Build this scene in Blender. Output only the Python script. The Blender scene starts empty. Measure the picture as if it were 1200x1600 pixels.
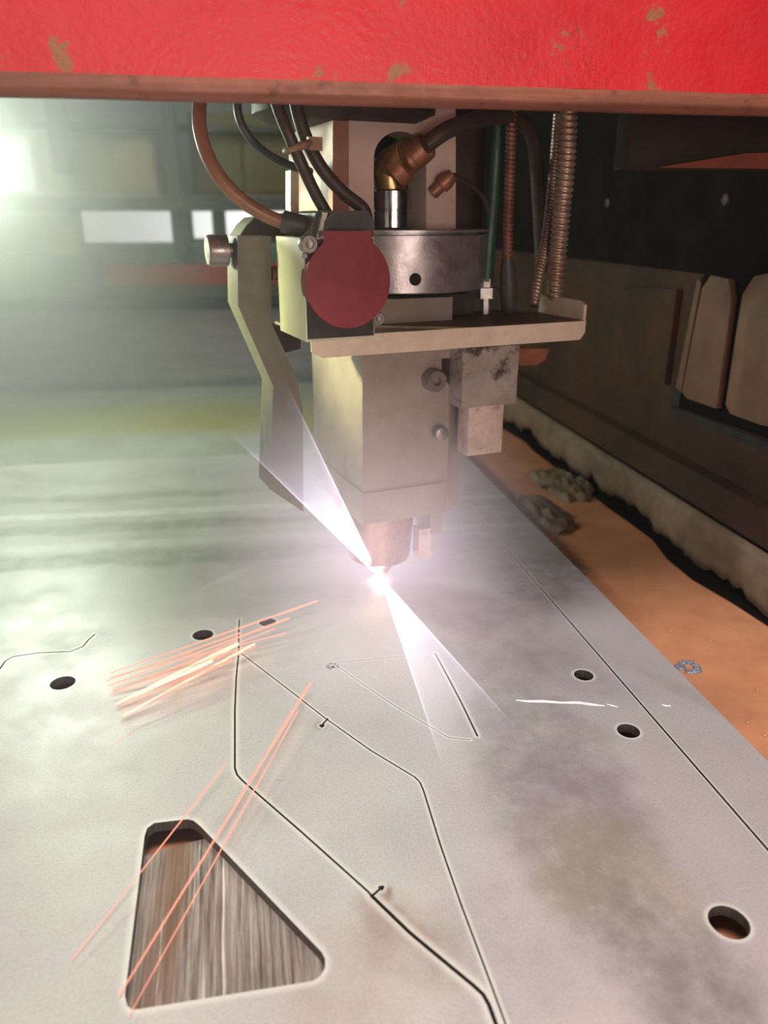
import bpy, bmesh, math, random
from mathutils import Vector, Matrix, Euler, noise
from mathutils.geometry import delaunay_2d_cdt

random.seed(7)
S = bpy.context.scene
COL = S.collection
R = math.radians

# ------------------------------------------------------------------ camera
PITCH, YAW, CAMH, FPX = R(21.0), R(10.6), 0.30, 1200.0
CAM = Vector((0, 0, CAMH))
cd = bpy.data.cameras.new('camera'); cam = bpy.data.objects.new('camera', cd); COL.objects.link(cam)
cam.location = CAM
cam.rotation_euler = Euler((R(90) - PITCH, 0, -YAW), 'XYZ')
cd.sensor_fit = 'VERTICAL'; cd.sensor_height = 24; cd.sensor_width = 18; cd.lens = 24 * FPX / 1600
cd.clip_start = 0.02; cd.clip_end = 50
cd.dof.use_dof = True; cd.dof.focus_distance = 0.47; cd.dof.aperture_fstop = (cd.lens / 1000) / 0.0038
S.camera = cam

FWD = Vector((math.sin(YAW) * math.cos(PITCH), math.cos(YAW) * math.cos(PITCH), -math.sin(PITCH)))
RGT = Vector((math.cos(YAW), -math.sin(YAW), 0))
UPV = RGT.cross(FWD)
def ray(x, y): return FWD + RGT * ((x - 600) / FPX) + UPV * ((800 - y) / FPX)
def on_z(x, y, z=0.0):
    r = ray(x, y); return CAM + r * ((z - CAMH) / r.z)
def on_y(x, y, Y):
    r = ray(x, y); return CAM + r * (Y / r.y)
def on_x(x, y, X):
    r = ray(x, y); return CAM + r * (X / r.x)

# ------------------------------------------------------------------ world, exposure
W = bpy.data.worlds.new('workshop_air'); S.world = W; W.use_nodes = True
W.node_tree.nodes['Background'].inputs[0].default_value = (0.50, 0.42, 0.36, 1)
W.node_tree.nodes['Background'].inputs[1].default_value = 0.10
S.view_settings.view_transform = 'Standard'; S.view_settings.look = 'None'
S.view_settings.exposure = 0.0; S.view_settings.gamma = 1.0
S.view_settings.use_curve_mapping = False
cy = S.cycles
cy.max_bounces = 6; cy.diffuse_bounces = 3; cy.glossy_bounces = 3; cy.transmission_bounces = 3
cy.volume_step_rate = 2.5; cy.volume_max_steps = 128; cy.use_adaptive_sampling = True; cy.adaptive_threshold = 0.02
cy.volume_bounces = 0; cy.transparent_max_bounces = 48
cy.use_denoising = True; cy.sample_clamp_indirect = 4; cy.sample_clamp_direct = 0

# ------------------------------------------------------------------ lights
SPARK = on_z(593, 903, 0.003)
def area(name, loc, target, sx, sy, power, color):
    l = bpy.data.lights.new(name, 'AREA'); l.shape = 'RECTANGLE'; l.size = sx; l.size_y = sy
    l.energy = power; l.color = color
    o = bpy.data.objects.new(name, l); COL.objects.link(o); o.location = loc
    o.rotation_euler = (Vector(target) - Vector(loc)).to_track_quat('-Z', 'Y').to_euler()
    return o
def point(name, loc, power, color, radius=0.01):
    l = bpy.data.lights.new(name, 'POINT'); l.energy = power; l.color = color; l.shadow_soft_size = radius
    o = bpy.data.objects.new(name, l); COL.objects.link(o); o.location = loc
    return o
def cam_at(x, y, depth): return CAM + ray(x, y) * depth
area('window_daylight', (-1.7, 1.05, 0.60), (0.1, 0.7, 0.1), 1.4, 0.9, 9, (1.0, 1.0, 0.60))
area('ceiling_lamp_light', (-0.02, -0.04, 1.32), (0.0, 0.30, 0.0), 0.8, 0.36, 28, (1.0, 0.93, 0.92))
area('warm_shop_lamp_light', (0.15, -0.6, 0.26), (0.22, 0.8, 0.14), 0.5, 0.3, 4.6, (1.0, 0.80, 0.68))
point('machine_work_lamp_light', cam_at(-60, 250, 0.9), 10.5, (0.86, 1.0, 0.82), 0.05)
sl = bpy.data.lights.new('side_spot_light', 'SPOT'); sl.energy = 85; sl.color = (1.0, 1.0, 0.52); sl.spot_size = R(15); sl.spot_blend = 0.5; sl.shadow_soft_size = 0.04
slo = bpy.data.objects.new('side_spot_light', sl); COL.objects.link(slo); slo.location = (-0.62, 0.80, 0.36)
slo.rotation_euler = (Vector((0.00, 0.60, 0.257)) - slo.location).to_track_quat('-Z', 'Y').to_euler()
area('rear_hall_light', (-0.9, 2.0, 1.3), (-0.9, 3.3, 0.3), 0.8, 0.5, 22, (0.95, 1.0, 0.90))
point('cutting_spark_light', SPARK + Vector((0, -0.004, 0.011)), 0.7, (0.92, 0.84, 1.0), 0.004)

# ------------------------------------------------------------------ materials
def lin(c):
    return tuple((v / 12.92 if v <= 0.04045 else ((v + 0.055) / 1.055) ** 2.4) for v in [k / 255 for k in c]) + (1,)
class NT:
    def __init__(s, name):
        s.m = bpy.data.materials.new(name); s.m.use_nodes = True; s.t = s.m.node_tree
        s.b = s.t.nodes['Principled BSDF']; s.out = s.t.nodes['Material Output']
        tc = s.t.nodes.new('ShaderNodeTexCoord'); s.co = tc.outputs['Object']
    def n(s, typ, **kw):
        nd = s.t.nodes.new(typ)
        for k, v in kw.items(): setattr(nd, k, v)
        return nd
    def l(s, a, b): s.t.links.new(a, b)
    def scaled(s, sc, co=None):
        mp = s.n('ShaderNodeMapping'); mp.inputs['Scale'].default_value = sc; s.l(co or s.co, mp.inputs['Vector']); return mp.outputs[0]
    def noise(s, scale, detail=4, rough=0.6, co=None, col=False):
        nn = s.n('ShaderNodeTexNoise'); nn.inputs['Scale'].default_value = scale; nn.inputs['Detail'].default_value = detail
        nn.inputs['Roughness'].default_value = rough; s.l(co or s.co, nn.inputs['Vector'])
        return nn.outputs['Color'] if col else nn.outputs['Fac']
    def rng(s, v, a, b, c=0.0, d=1.0, smooth=False):
        mr = s.n('ShaderNodeMapRange'); mr.clamp = True
        if smooth: mr.interpolation_type = 'SMOOTHSTEP'
        for i, k in zip((1, 2, 3, 4), (a, b, c, d)): mr.inputs[i].default_value = k
        s.l(v, mr.inputs[0]); return mr.outputs[0]
    def mix(s, f, a, b, mode='MIX'):
        mx = s.n('ShaderNodeMix'); mx.data_type = 'RGBA'; mx.blend_type = mode
        if isinstance(f, (int, float)): mx.inputs[0].default_value = f
        else: s.l(f, mx.inputs[0])
        for i, v in ((6, a), (7, b)):
            if isinstance(v, tuple): mx.inputs[i].default_value = v
            else: s.l(v, mx.inputs[i])
        return mx.outputs[2]
    def mul(s, a, b, op='MULTIPLY'):
        m = s.n('ShaderNodeMath', operation=op)
        for i, v in ((0, a), (1, b)):
            if isinstance(v, (int, float)): m.inputs[i].default_value = v
            else: s.l(v, m.inputs[i])
        return m.outputs[0]
    def stain(s, c, rx, ry, ang=0.0, amp=0.03, nscale=18, soft=0.5):
        """irregular blotch of colour: ellipse round c in object space, edge broken by noise"""
        if not hasattr(s, 'nc'): s.nc = s.noise(nscale, 5, 0.65, col=True)
        nc = s.nc
        sub = s.n('ShaderNodeVectorMath', operation='SUBTRACT'); s.l(nc, sub.inputs[0]); sub.inputs[1].default_value = (0.5, 0.5, 0.5)
        sc = s.n('ShaderNodeVectorMath', operation='SCALE'); s.l(sub.outputs[0], sc.inputs[0]); sc.inputs['Scale'].default_value = amp * 2
        ad = s.n('ShaderNodeVectorMath', operation='ADD'); s.l(sc.outputs[0], ad.inputs[0]); s.l(s.co, ad.inputs[1])
        s2 = s.n('ShaderNodeVectorMath', operation='SUBTRACT'); s.l(ad.outputs[0], s2.inputs[0]); s2.inputs[1].default_value = tuple(c)
        ro = s.n('ShaderNodeVectorRotate'); ro.rotation_type = 'Z_AXIS'; s.l(s2.outputs[0], ro.inputs['Vector']); ro.inputs['Angle'].default_value = -ang
        dv = s.n('ShaderNodeVectorMath', operation='MULTIPLY'); s.l(ro.outputs[0], dv.inputs[0]); dv.inputs[1].default_value = (1 / rx, 1 / ry, 0)
        ln = s.n('ShaderNodeVectorMath', operation='LENGTH'); s.l(dv.outputs[0], ln.inputs[0])
        return s.rng(ln.outputs['Value'], 1 - soft, 1 + soft * 0.6, 1, 0, True)
    def fin(s, col, rough, metal=0.0, bump=None, bstr=0.2, bdist=0.001, spec=None):
        if isinstance(col, tuple): s.b.inputs['Base Color'].default_value = col
        else: s.l(col, s.b.inputs['Base Color'])
        if isinstance(rough, (int, float)): s.b.inputs['Roughness'].default_value = rough
        else: s.l(rough, s.b.inputs['Roughness'])
        s.b.inputs['Metallic'].default_value = metal
        if spec is not None: s.b.inputs['Specular IOR Level'].default_value = spec
        if bump is not None:
            bp = s.n('ShaderNodeBump'); bp.inputs['Strength'].default_value = bstr; bp.inputs['Distance'].default_value = bdist
            s.l(bump, bp.inputs['Height']); s.l(bp.outputs[0], s.b.inputs['Normal'])
        return s.m
def worn(name, c1, c2, scale=40, rough=0.55, metal=0.0, stretch=None, dirt=None, dirt_at=(0.55, 0.75), dscale=25, bump=0.15, grain=600, spec=None):
    """painted or bare surface: two tones by noise, optional dirt tone, fine grain bump"""
    t = NT(name); co = t.scaled(stretch) if stretch else t.co
    c = t.mix(t.rng(t.noise(scale, 6, 0.65, co), 0.35, 0.65), lin(c1), lin(c2))
    if dirt: c = t.mix(t.rng(t.noise(dscale, 7, 0.7), *dirt_at), c, lin(dirt))
    r = t.rng(t.noise(scale * 1.7, 4), 0.3, 0.7, max(0.05, rough - 0.1), min(1, rough + 0.12))
    return t.fin(c, r, metal, t.noise(grain, 3), bump, 0.0006, spec)
M = {}
M['body'] = worn('head_body_paint', (152, 138, 130), (134, 122, 115), 30, 0.5, dirt=(110, 96, 84), dirt_at=(0.6, 0.8))
M['column'] = worn('column_grey_paint', (196, 176, 166), (180, 160, 150), 25, 0.5, dirt=(130, 105, 92), dirt_at=(0.6, 0.85))
M['bracket'] = worn('bracket_grey_metal', (106, 104, 90), (90, 90, 78), 30, 0.45, 0.2)
M['tray'] = worn('tray_bare_aluminium', (226, 210, 192), (204, 188, 170), 35, 0.45, 0.15, dirt=(105, 84, 68), dirt_at=(0.6, 0.78), dscale=60)
M['columnbrown'] = worn('bounce_tinted_column_side', (150, 104, 80), (130, 88, 68), 25, 0.55)  # browned to carry the red bounce light on the shaded column
M['traytop'] = worn('shadow_darkened_tray_floor', (128, 104, 86), (100, 80, 66), 35, 0.6, dirt=(60, 46, 38), dirt_at=(0.55, 0.75))  # floor colour lowered for the shadow on the tray top
M['collar'] = worn('collar_machined_steel', (176, 170, 174), (140, 134, 138), 30, 0.36, 0.65, dirt=(60, 50, 48), dirt_at=(0.58, 0.8))
M['chrome'] = worn('polished_steel', (215, 212, 216), (185, 180, 185), 40, 0.16, 1.0, bump=0.02)
M['steel'] = worn('plain_steel', (165, 160, 158), (130, 124, 120), 60, 0.35, 0.7)
M['brass'] = worn('brass_fitting', (190, 160, 110), (140, 110, 78), 60, 0.3, 0.85)
M['copper'] = worn('copper_hose_end', (150, 104, 80), (118, 78, 58), 80, 0.45, 0.4)
M['redcap'] = worn('red_plastic_cap', (128, 38, 44), (114, 32, 40), 60, 0.5, bump=0.05)
M['box'] = worn('sensor_box_grey', (200, 202, 176), (184, 186, 160), 40, 0.5)  # paint made paler for the yellow light on its left face
M['boxface'] = worn('sensor_box_dark_face', (48, 42, 38), (34, 30, 28), 40, 0.6)
M['blackplastic'] = worn('dark_grey_plastic', (74, 74, 68), (58, 58, 54), 60, 0.55, bump=0.08)
M['blackrubber'] = worn('black_rubber_cable', (64, 50, 42), (46, 36, 32), 60, 0.5)
M['tanhose'] = worn('tan_rubber_hose', (150, 108, 78), (122, 86, 62), 40, 0.45)
M['bluehose'] = worn('blue_grey_hose', (70, 84, 82), (52, 62, 60), 40, 0.4)
M['greenhose'] = worn('dark_green_hose', (34, 78, 58), (24, 58, 44), 40, 0.45)
M['conduit'] = worn('metal_conduit', (180, 160, 142), (146, 126, 110), 90, 0.35, 0.6)
M['conduitred'] = worn('reddish_conduit', (140, 98, 84), (104, 66, 56), 90, 0.4, 0.4)
M['ziptie'] = worn('nylon_tie', (150, 124, 100), (120, 98, 80), 60, 0.5)
M['orangeclip'] = worn('orange_brown_clip', (150, 92, 66), (120, 70, 50), 60, 0.5)
M['slagblock'] = worn('scuffed_steel_block', (176, 166, 160), (150, 140, 136), 60, 0.4, 0.3, dirt=(84, 72, 74), dirt_at=(0.54, 0.64), dscale=45)
M['plunger'] = worn('pale_plunger', (206, 188, 176), (180, 160, 148), 60, 0.5, dirt=(110, 90, 78), dirt_at=(0.6, 0.75), dscale=120)
M['darkhole'] = worn('dark_recess', (22, 18, 16), (14, 11, 10), 60, 0.8)
M['darksteel'] = worn('dark_grimy_steel', (62, 42, 36), (38, 26, 22), 30, 0.6)
M['nozzle'] = worn('nozzle_copper', (176, 140, 120), (140, 110, 96), 60, 0.35, 0.6)
M['wall'] = worn('darkened_brown_panel', (66, 40, 24), (42, 26, 17), 9, 0.65, dirt=(36, 32, 22), dirt_at=(0.5, 0.7), dscale=7, spec=.2)  # base colour cut down because this wall gets little light
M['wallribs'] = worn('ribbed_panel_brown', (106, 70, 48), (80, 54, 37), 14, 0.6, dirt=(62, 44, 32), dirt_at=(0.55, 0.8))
M['walldark'] = worn('shade_blackened_panel', (13, 8, 6), (7, 5, 4), 9, 0.8, spec=.08)  # near-black base bakes in the unlit upper wall and interior
M['skirt'] = worn('frayed_flap_grey_brown', (118, 98, 82), (86, 66, 50), 16, 0.7, dirt=(64, 48, 38), dirt_at=(0.55, 0.75), dscale=30)
M['bed'] = worn('bed_ochre_paint', (184, 126, 90), (160, 106, 74), 14, 0.55, dirt=(110, 72, 46), dirt_at=(0.6, 0.85), dscale=12)
M['cream'] = worn('cream_cabinet', (214, 206, 148), (196, 186, 128), 3, 0.6)
M['olive'] = worn('olive_cabinet', (120, 116, 74), (104, 100, 64), 3, 0.6)
M['post'] = worn('grey_green_post', (92, 98, 84), (76, 82, 72), 3, 0.6)
M['teal'] = worn('teal_panel', (110, 140, 132), (92, 120, 114), 3, 0.6)
M['railred'] = worn('red_guard_rail', (190, 66, 48), (170, 56, 42), 3, 0.5)
M['palewall'] = worn('pale_rear_wall', (150, 156, 146), (130, 136, 128), 2, 0.8)
M['yellow'] = worn('yellow_box', (220, 214, 96), (204, 196, 84), 3, 0.6)
M['olivedark'] = worn('dark_olive_housing', (44, 32, 20), (32, 22, 16), 20, 0.6, spec=.2)
M['striporange'] = worn('painted_orange_light', (128, 54, 30), (100, 42, 24), 20, 0.6)
M['chalk'] = worn('white_chalk', (236, 232, 230), (214, 208, 206), 300, 0.8, bump=0.0)
M['slag'] = worn('grey_slag', (150, 156, 170), (96, 98, 110), 400, 0.45, 0.4, bump=0.6)

def emis(name, col, strength, vary=0):
    t = NT(name); t.t.nodes.remove(t.b)
    e = t.n('ShaderNodeEmission'); e.inputs[0].default_value = col; e.inputs[1].default_value = strength
    t.l(e.outputs[0], t.out.inputs[0]); return t.m
def spark_mat(name, head, tail, s_head, s_tail):
    """spark filament: hot at its head, cooler at its tail (attribute 'heat' along the strand)"""
    t = NT(name); t.t.nodes.remove(t.b)
    a = t.n('ShaderNodeAttribute', attribute_name='heat')
    c = t.mix(a.outputs['Fac'], tail, head)
    e = t.n('ShaderNodeEmission'); t.l(c, e.inputs[0]); t.l(t.rng(a.outputs['Fac'], 0, 1, s_tail, s_head), e.inputs[1])
    tr = t.n('ShaderNodeBsdfTransparent'); tr.inputs[0].default_value = (.5, .5, .5, 1); ad = t.n('ShaderNodeAddShader')      # incandescent and see-through
    t.l(e.outputs[0], ad.inputs[0]); t.l(tr.outputs[0], ad.inputs[1])
    t.l(ad.outputs[0], t.out.inputs[0]); return t.m
M['daylight'] = emis('daylight_pane', (0.97, 1.0, 0.95, 1), 1.3)
M['plasma'] = emis('white_hot_metal', (1.0, 0.93, 0.98, 1), 14)

# --- the red cover plate
t = NT('chipped_red_paint')
c = t.mix(t.rng(t.noise(12, 4), 0.3, 0.7), lin((186, 30, 36)), lin((170, 24, 30)))
chips = t.rng(t.noise(40, 9, 0.68), 0.605, 0.625)
c = t.mix(chips, c, lin((132, 82, 50)))
c = t.mix(t.rng(t.noise(130, 6, 0.7), 0.68, 0.70), c, lin((110, 46, 34)))
wv = t.n('ShaderNodeTexVoronoi'); wv.feature = 'DISTANCE_TO_EDGE'; wv.inputs['Scale'].default_value = 9
dis = t.mix(0.25, t.scaled((2.2, 1, 0.8)), t.noise(14, 5, col=True)); t.l(dis, wv.inputs['Vector'])
scr = t.mul(t.rng(wv.outputs['Distance'], 0.0, 0.006, 1, 0), t.rng(t.noise(9, 3), 0.56, 0.66))
c = t.mix(t.mul(scr, 0.7), c, lin((96, 40, 30)))
M['red'] = t.fin(c, t.rng(t.noise(40), 0.3, 0.7, 0.32, 0.5), 0, t.noise(260, 3), 0.35, 0.0012)
M['lip'] = worn('rusty_bare_edge', (142, 84, 62), (104, 60, 46), 60, 0.5, 0.2, stretch=(0.15, 1, 3), dirt=(80, 44, 32), dirt_at=(0.58, 0.72), dscale=70)

# --- the cut steel sheet
def sheet_material(name, stains, base=(186, 187, 180), base2=(172, 170, 166), rim=(214, 216, 204), tintx=True):
    t = NT(name)
    c = t.mix(t.rng(t.noise(7, 5, 0.6), 0.35, 0.65), lin(base), lin(base2))
    sx = t.n('ShaderNodeSeparateXYZ'); t.l(t.co, sx.inputs[0])
    if tintx: c = t.mix(t.mul(t.rng(sx.outputs[0], 0.02, 0.2, smooth=True), 0.65), c, lin((170, 160, 160)))
    brk = t.rng(t.noise(60, 6, 0.7), 0.2, 0.65)
    for (x, y, rx, ry, ang, colr, amt, amp) in stains:
        p = on_z(x, y)
        f = t.mul(t.stain(p, rx, ry, ang, amp), amt)
        c = t.mix(t.mul(f, brk), c, lin(colr))
    sp = t.rng(t.noise(650, 3, 0.7), 0.40, 0.68); c = t.mix(t.mul(sp, 0.22), c, lin((112, 104, 100)))
    dk = t.mul(t.rng(t.noise(170, 2), 0.74, 0.77), t.rng(t.noise(30, 2), 0.5, 0.6)); c = t.mix(t.mul(dk, 0.5), c, lin((90, 84, 80)))
    a = t.n('ShaderNodeAttribute', attribute_name='rim')
    c = t.mix(t.mul(t.rng(a.outputs['Fac'], 0.05, 0.9, smooth=True), 0.6), c, lin(rim))
    return t.fin(c, t.rng(t.noise(25, 5), 0.3, 0.7, 0.40, 0.54), 0.3, t.noise(1500, 2), 0.25, 0.0003)
DK, MV, OL, LT = (122, 116, 114), (136, 128, 130), (144, 136, 118), (214, 214, 206)
STAINS = [
    (850, 1180, .045, .10, R(-6), DK, .65, .03), (900, 1260, .04, .05, R(10), MV, .7, .03),
    (970, 1370, .035, .055, R(15), OL, .8, .02), (1020, 1480, .030, .060, R(25), DK, .75, .02),
    (1080, 1560, .04, .03, R(25), DK, .6, .02), (890, 1390, .018, .018, 0, OL, .6, .008),
    (790, 1010, .06, .05, R(-30), MV, .6, .02), (740, 950, .09, .04, R(-10), MV, .55, .02),
    (640, 1470, .02, .03, R(40), (150, 132, 112), .5, .01), (540, 1540, .025, .03, 0, (160, 140, 122), .4, .01),
    (780, 1500, .03, .05, 0, MV, .3, .02), (1090, 1090, .008, .06, R(30), OL, .45, .004),
    (470, 935, .10, .03, 0, (150, 150, 140), .7, .02), (900, 1050, .02, .05, R(30), DK, .3, .02),
    (598, 1396, .005, .006, 0, (120, 92, 72), .9, .002), (502, 1134, .0045, .005, 0, (116, 88, 72), .9, .002), (636, 1448, .006, .022, R(32), (150, 124, 104), .7, .003), (600, 1440, .008, .02, R(32), (150, 134, 118), .6, .004),
    (760, 800, .06, .14, R(-25), (104, 94, 98), .7, .03), (850, 900, .05, .06, R(-25), (104, 92, 96), .75, .02),  # dark mauve blotches paint the shadow on the sheet behind the head
    (250, 870, .42, .018, R(-4), (128, 136, 122), .75, .02), (150, 826, .40, .015, R(-3), (134, 142, 128), .8, .02),
    (200, 775, .36, .012, R(-3), (140, 146, 132), .6, .02), (280, 798, .40, .010, R(-3), LT, .8, .01),
    (250, 848, .38, .010, R(-3), LT, .5, .01), (360, 900, .03, .006, R(40), LT, .5, .004),
]
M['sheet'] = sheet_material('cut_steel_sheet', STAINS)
M['cutwall'] = worn('laser_cut_edge', (96, 88, 82), (64, 58, 54), 200, 0.5, 0.4, stretch=(6, 6, 0.3))
M['sheet_olive'] = sheet_material('olive_grey_sheet', [(200, 640, .8, .12, 0, (168, 168, 104), .9, .08), (480, 640, .3, .1, 0, (164, 158, 84), .9, .06)], (176, 180, 168), (160, 164, 152), tintx=False)
M['sheet_far'] = sheet_material('far_grey_sheet', [(600, 590, .9, .16, 0, (96, 110, 104), .8, .1)], (178, 178, 174), (160, 160, 158), tintx=False)
# brushed steel below the cut-out
t = NT('brushed_steel_slat')
st = t.scaled((1, 0.03, 1))
c = t.mix(t.rng(t.noise(520, 6, 0.75, st), 0.38, 0.62), lin((92, 80, 70)), lin((176, 168, 156)))
c = t.mix(t.rng(t.noise(60, 4, 0.6, t.scaled((1, .08, 1))), 0.46, 0.66), c, lin((122, 92, 72)))
c = t.mix(t.rng(t.noise(300, 4, 0.7, t.scaled((1, .02, 1))), 0.62, 0.70), c, lin((226, 226, 216)))
M['brushed'] = t.fin(c, 0.4, 0.45, t.noise(700, 3, 0.6, st), 0.5, 0.0004)

# ------------------------------------------------------------------ mesh helpers
def finish(bm, name, mat, parent=None, smooth=None, bevel=0.0, bseg=2):
    if bevel > 0:
        es = [e for e in bm.edges if len(e.link_faces) == 2 and e.calc_face_angle(0) > R(30)]
        bmesh.ops.bevel(bm, geom=es, offset=bevel, segments=bseg, affect='EDGES', profile=0.5, clamp_overlap=True)
    bmesh.ops.recalc_face_normals(bm, faces=bm.faces)
    me = bpy.data.meshes.new(name); bm.to_mesh(me); bm.free()
    me.materials.append(M[mat] if isinstance(mat, str) else mat)
    o = bpy.data.objects.new(name, me); COL.objects.link(o)
    if smooth is not None:
        me.shade_smooth()
        me.set_sharp_from_angle(angle=R(smooth))
    if parent: o.parent = parent
    return o
def tag(o, label=None, cat=None, group=None, kind=None):
    if label: o['label'] = label
    if cat: o['category'] = cat
    if group: o['group'] = group
    if kind: o['kind'] = kind
    return o
def empty(name, loc=(0, 0, 0), rz=0.0):
    o = bpy.data.objects.new(name, None); COL.objects.link(o); o.location = loc; o.rotation_euler = (0, 0, rz); o.empty_display_size = .02
    return o
def add_box(bm, a, b):
    (x0, y0, z0), (x1, y1, z1) = a, b
    v = [bm.verts.new(p) for p in ((x0, y0, z0), (x1, y0, z0), (x1, y1, z0), (x0, y1, z0), (x0, y0, z1), (x1, y0, z1), (x1, y1, z1), (x0, y1, z1))]
    for f in ((0, 3, 2, 1), (4, 5, 6, 7), (0, 1, 5, 4), (1, 2, 6, 5), (2, 3, 7, 6), (3, 0, 4, 7)): bm.faces.new([v[i] for i in f])
def box(a, b, name, mat, parent=None, bevel=0.001):
    bm = bmesh.new(); add_box(bm, a, b); return finish(bm, name, mat, parent, 40, bevel)
def add_prism(bm, pts, d):
    """pts: 3D polygon, extruded by vector d"""
    n = len(pts); a = [bm.verts.new(p) for p in pts]; b = [bm.verts.new(Vector(p) + Vector(d)) for p in pts]
    bm.faces.new(a); bm.faces.new(b[::-1])
    for i in range(n): bm.faces.new((a[i], b[i], b[(i + 1) % n], a[(i + 1) % n]))
def prism(pts, d, name, mat, parent=None, bevel=0.0, smooth=40):
    bm = bmesh.new(); add_prism(bm, pts, d); return finish(bm, name, mat, parent, smooth, bevel)
def add_lathe(bm, prof, base, axis, seg=32):
    """prof: (radius, distance along axis) list"""
    ax = Vector(axis).normalized(); u = ax.orthogonal().normalized(); v = ax.cross(u); base = Vector(base)
    rings = []
    for r, h in prof:
        rings.append([bm.verts.new(base + ax * h + (u * math.cos(2 * math.pi * k / seg) + v * math.sin(2 * math.pi * k / seg)) * max(r, 1e-5)) for k in range(seg)])
    for i in range(len(rings) - 1):
        for k in range(seg):
            bm.faces.new((rings[i][k], rings[i][(k + 1) % seg], rings[i + 1][(k + 1) % seg], rings[i + 1][k]))
    bm.faces.new(rings[0][::-1]); bm.faces.new(rings[-1])
def lathe(prof, base, axis, name, mat, parent=None, seg=32, smooth=35):
    bm = bmesh.new(); add_lathe(bm, prof, base, axis, seg); return finish(bm, name, mat, parent, smooth)
def spline(pts, n):
    P = [Vector(p) for p in pts]; P = [P[0] * 2 - P[1]] + P + [P[-1] * 2 - P[-2]]; out = []
    for i in range(1, len(P) - 2):
        for k in range(n):
            t_ = k / n; a, b, c_, d = P[i - 1], P[i], P[i + 1], P[i + 2]
            out.append(0.5 * ((2 * b) + (c_ - a) * t_ + (2 * a - 5 * b + 4 * c_ - d) * t_ ** 2 + (3 * b - a - 3 * c_ + d) * t_ ** 3))
    out.append(P[-2]); return out
def resample(pts, step):
    out = [pts[0]]; acc = 0
    for a, b in zip(pts, pts[1:]):
        L = (b - a).length
        if L < 1e-9: continue
        d = step - acc
        while d <= L: out.append(a.lerp(b, d / L)); d += step
        acc = (acc + L) % step if step > 0 else 0
    out.append(pts[-1]); return out
def add_tube(bm, pts, rad, seg=12, attr=None):
    n = len(pts); prev = None; rings = []
    for i, p in enumerate(pts):
        tg = (pts[min(i + 1, n - 1)] - pts[max(i - 1, 0)]).normalized()
        if prev is None: nn = tg.orthogonal().normalized()
        else: nn = (prev - tg * prev.dot(tg)).normalized()
        prev = nn; bb = tg.cross(nn); ring = []
        for k in range(seg):
            a = 2 * math.pi * k / seg; r = rad(i / (n - 1), a, i) if callable(rad) else rad
            ring.append(bm.verts.new(p + (nn * math.cos(a) + bb * math.sin(a)) * r))
        rings.append(ring)
    for i in range(n - 1):
        for k in range(seg): bm.faces.new((rings[i][k], rings[i][(k + 1) % seg], rings[i + 1][(k + 1) % seg], rings[i + 1][k]))
    bm.faces.new(rings[0][::-1]); bm.faces.new(rings[-1])
    return rings
def tube(pts, rad, name, mat, parent=None, seg=14, n=10, smooth=60):
    bm = bmesh.new(); add_tube(bm, spline(pts, n), rad, seg); return finish(bm, name, mat, parent, smooth)

# ------------------------------------------------------------------ machine bed, sheets
XEDGE = on_z(1067, 1055).x                    # right edge of the sheet (offcut strip)
BEDZ = -0.020
XW = 0.440
tag(box((-2.4, -0.3, BEDZ - .05), (0.62, 3.0, BEDZ), 'floor', 'bed', None, 0), kind='structure')

def seg_dist(p, a, b):
    ab = b - a; L = ab.length_squared
    t_ = 0 if L == 0 else max(0, min(1, (p - a).dot(ab) / L)); return (p - (a + ab * t_)).length
def P2(x, y): v = on_z(x, y); return Vector((v.x, v.y))
# cut lines: (pixel points of the photograph laid on the sheet, kerf width)
def roundcorner(pts, k=3):
    return pts
KERFS = [
    ([(373, 1020), (369, 1060), (367, 1110), (367, 1200), (370, 1210), (378, 1219), (470, 1299), (575, 1393), (581, 1400)], .0011, .0035),
    ([(581, 1400), (640, 1457), (700, 1507), (740, 1540), (755, 1554), (764, 1570), (772, 1592), (790, 1640), (812, 1680)], .0018, .0045),
    ([(581, 1400), (588, 1394), (596, 1387)], .0012, .004),
    ([(373, 1018), (440, 1069), (508, 1122), (580, 1173), (648, 1214), (656, 1222), (662, 1236), (688, 1320), (720, 1412), (768, 1540), (790, 1600), (812, 1680)], .0009, .0025),
    ([(512, 1123), (503, 1133)], .0012, .003),
    ([(374, 968), (373, 990), (373, 1018)], .0012, .003),
    ([(522, 1036), (600, 1028), (680, 1021)], .0006, .002),
    ([(680, 1021), (700, 1058), (722, 1100), (746, 1150)], .0012, .003),
    ([(522, 1037), (560, 1064), (620, 1105), (680, 1140), (700, 1152), (735, 1156)], .0005, .0022),
    ([(-30, 1060), (0, 1045), (8, 1033), (20, 1026), (60, 1020), (110, 1018), (130, 1010), (138, 1000), (148, 991)], .0013, .003),
    ([(150, 990), (230, 978), (320, 968), (345, 968), (368, 985)], .0005, .0018),
    ([(864, 941), (1000, 1098), (1100, 1213), (1200, 1328)], .0014, .0016),
]
HOLES = []
for (x, y, wpx) in ((1139, 1441, 62), (982, 1142, 35), (912, 1055, 30), (98, 1067, 38), (317, 992, 32), (418, 972, 26)):
    c_ = P2(x, y); r_ = (P2(x + wpx / 2, y) - P2(x - wpx / 2, y)).length / 2
    HOLES.append(([c_ + Vector((math.cos(a), math.sin(a))) * r_ for a in [2 * math.pi * k / 36 for k in range(36)]], c_))
trap_px = [(199, 1572), (195, 1556), (226, 1306), (230, 1294), (241, 1286), (292, 1280), (302, 1282), (312, 1290), (502, 1487), (508, 1498), (508, 1512), (500, 1526), (488, 1533), (216, 1577), (206, 1577)]
trap = [P2(*p) for p in trap_px]
HOLES.append((trap, sum(trap, Vector((0, 0))) / len(trap)))
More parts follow.
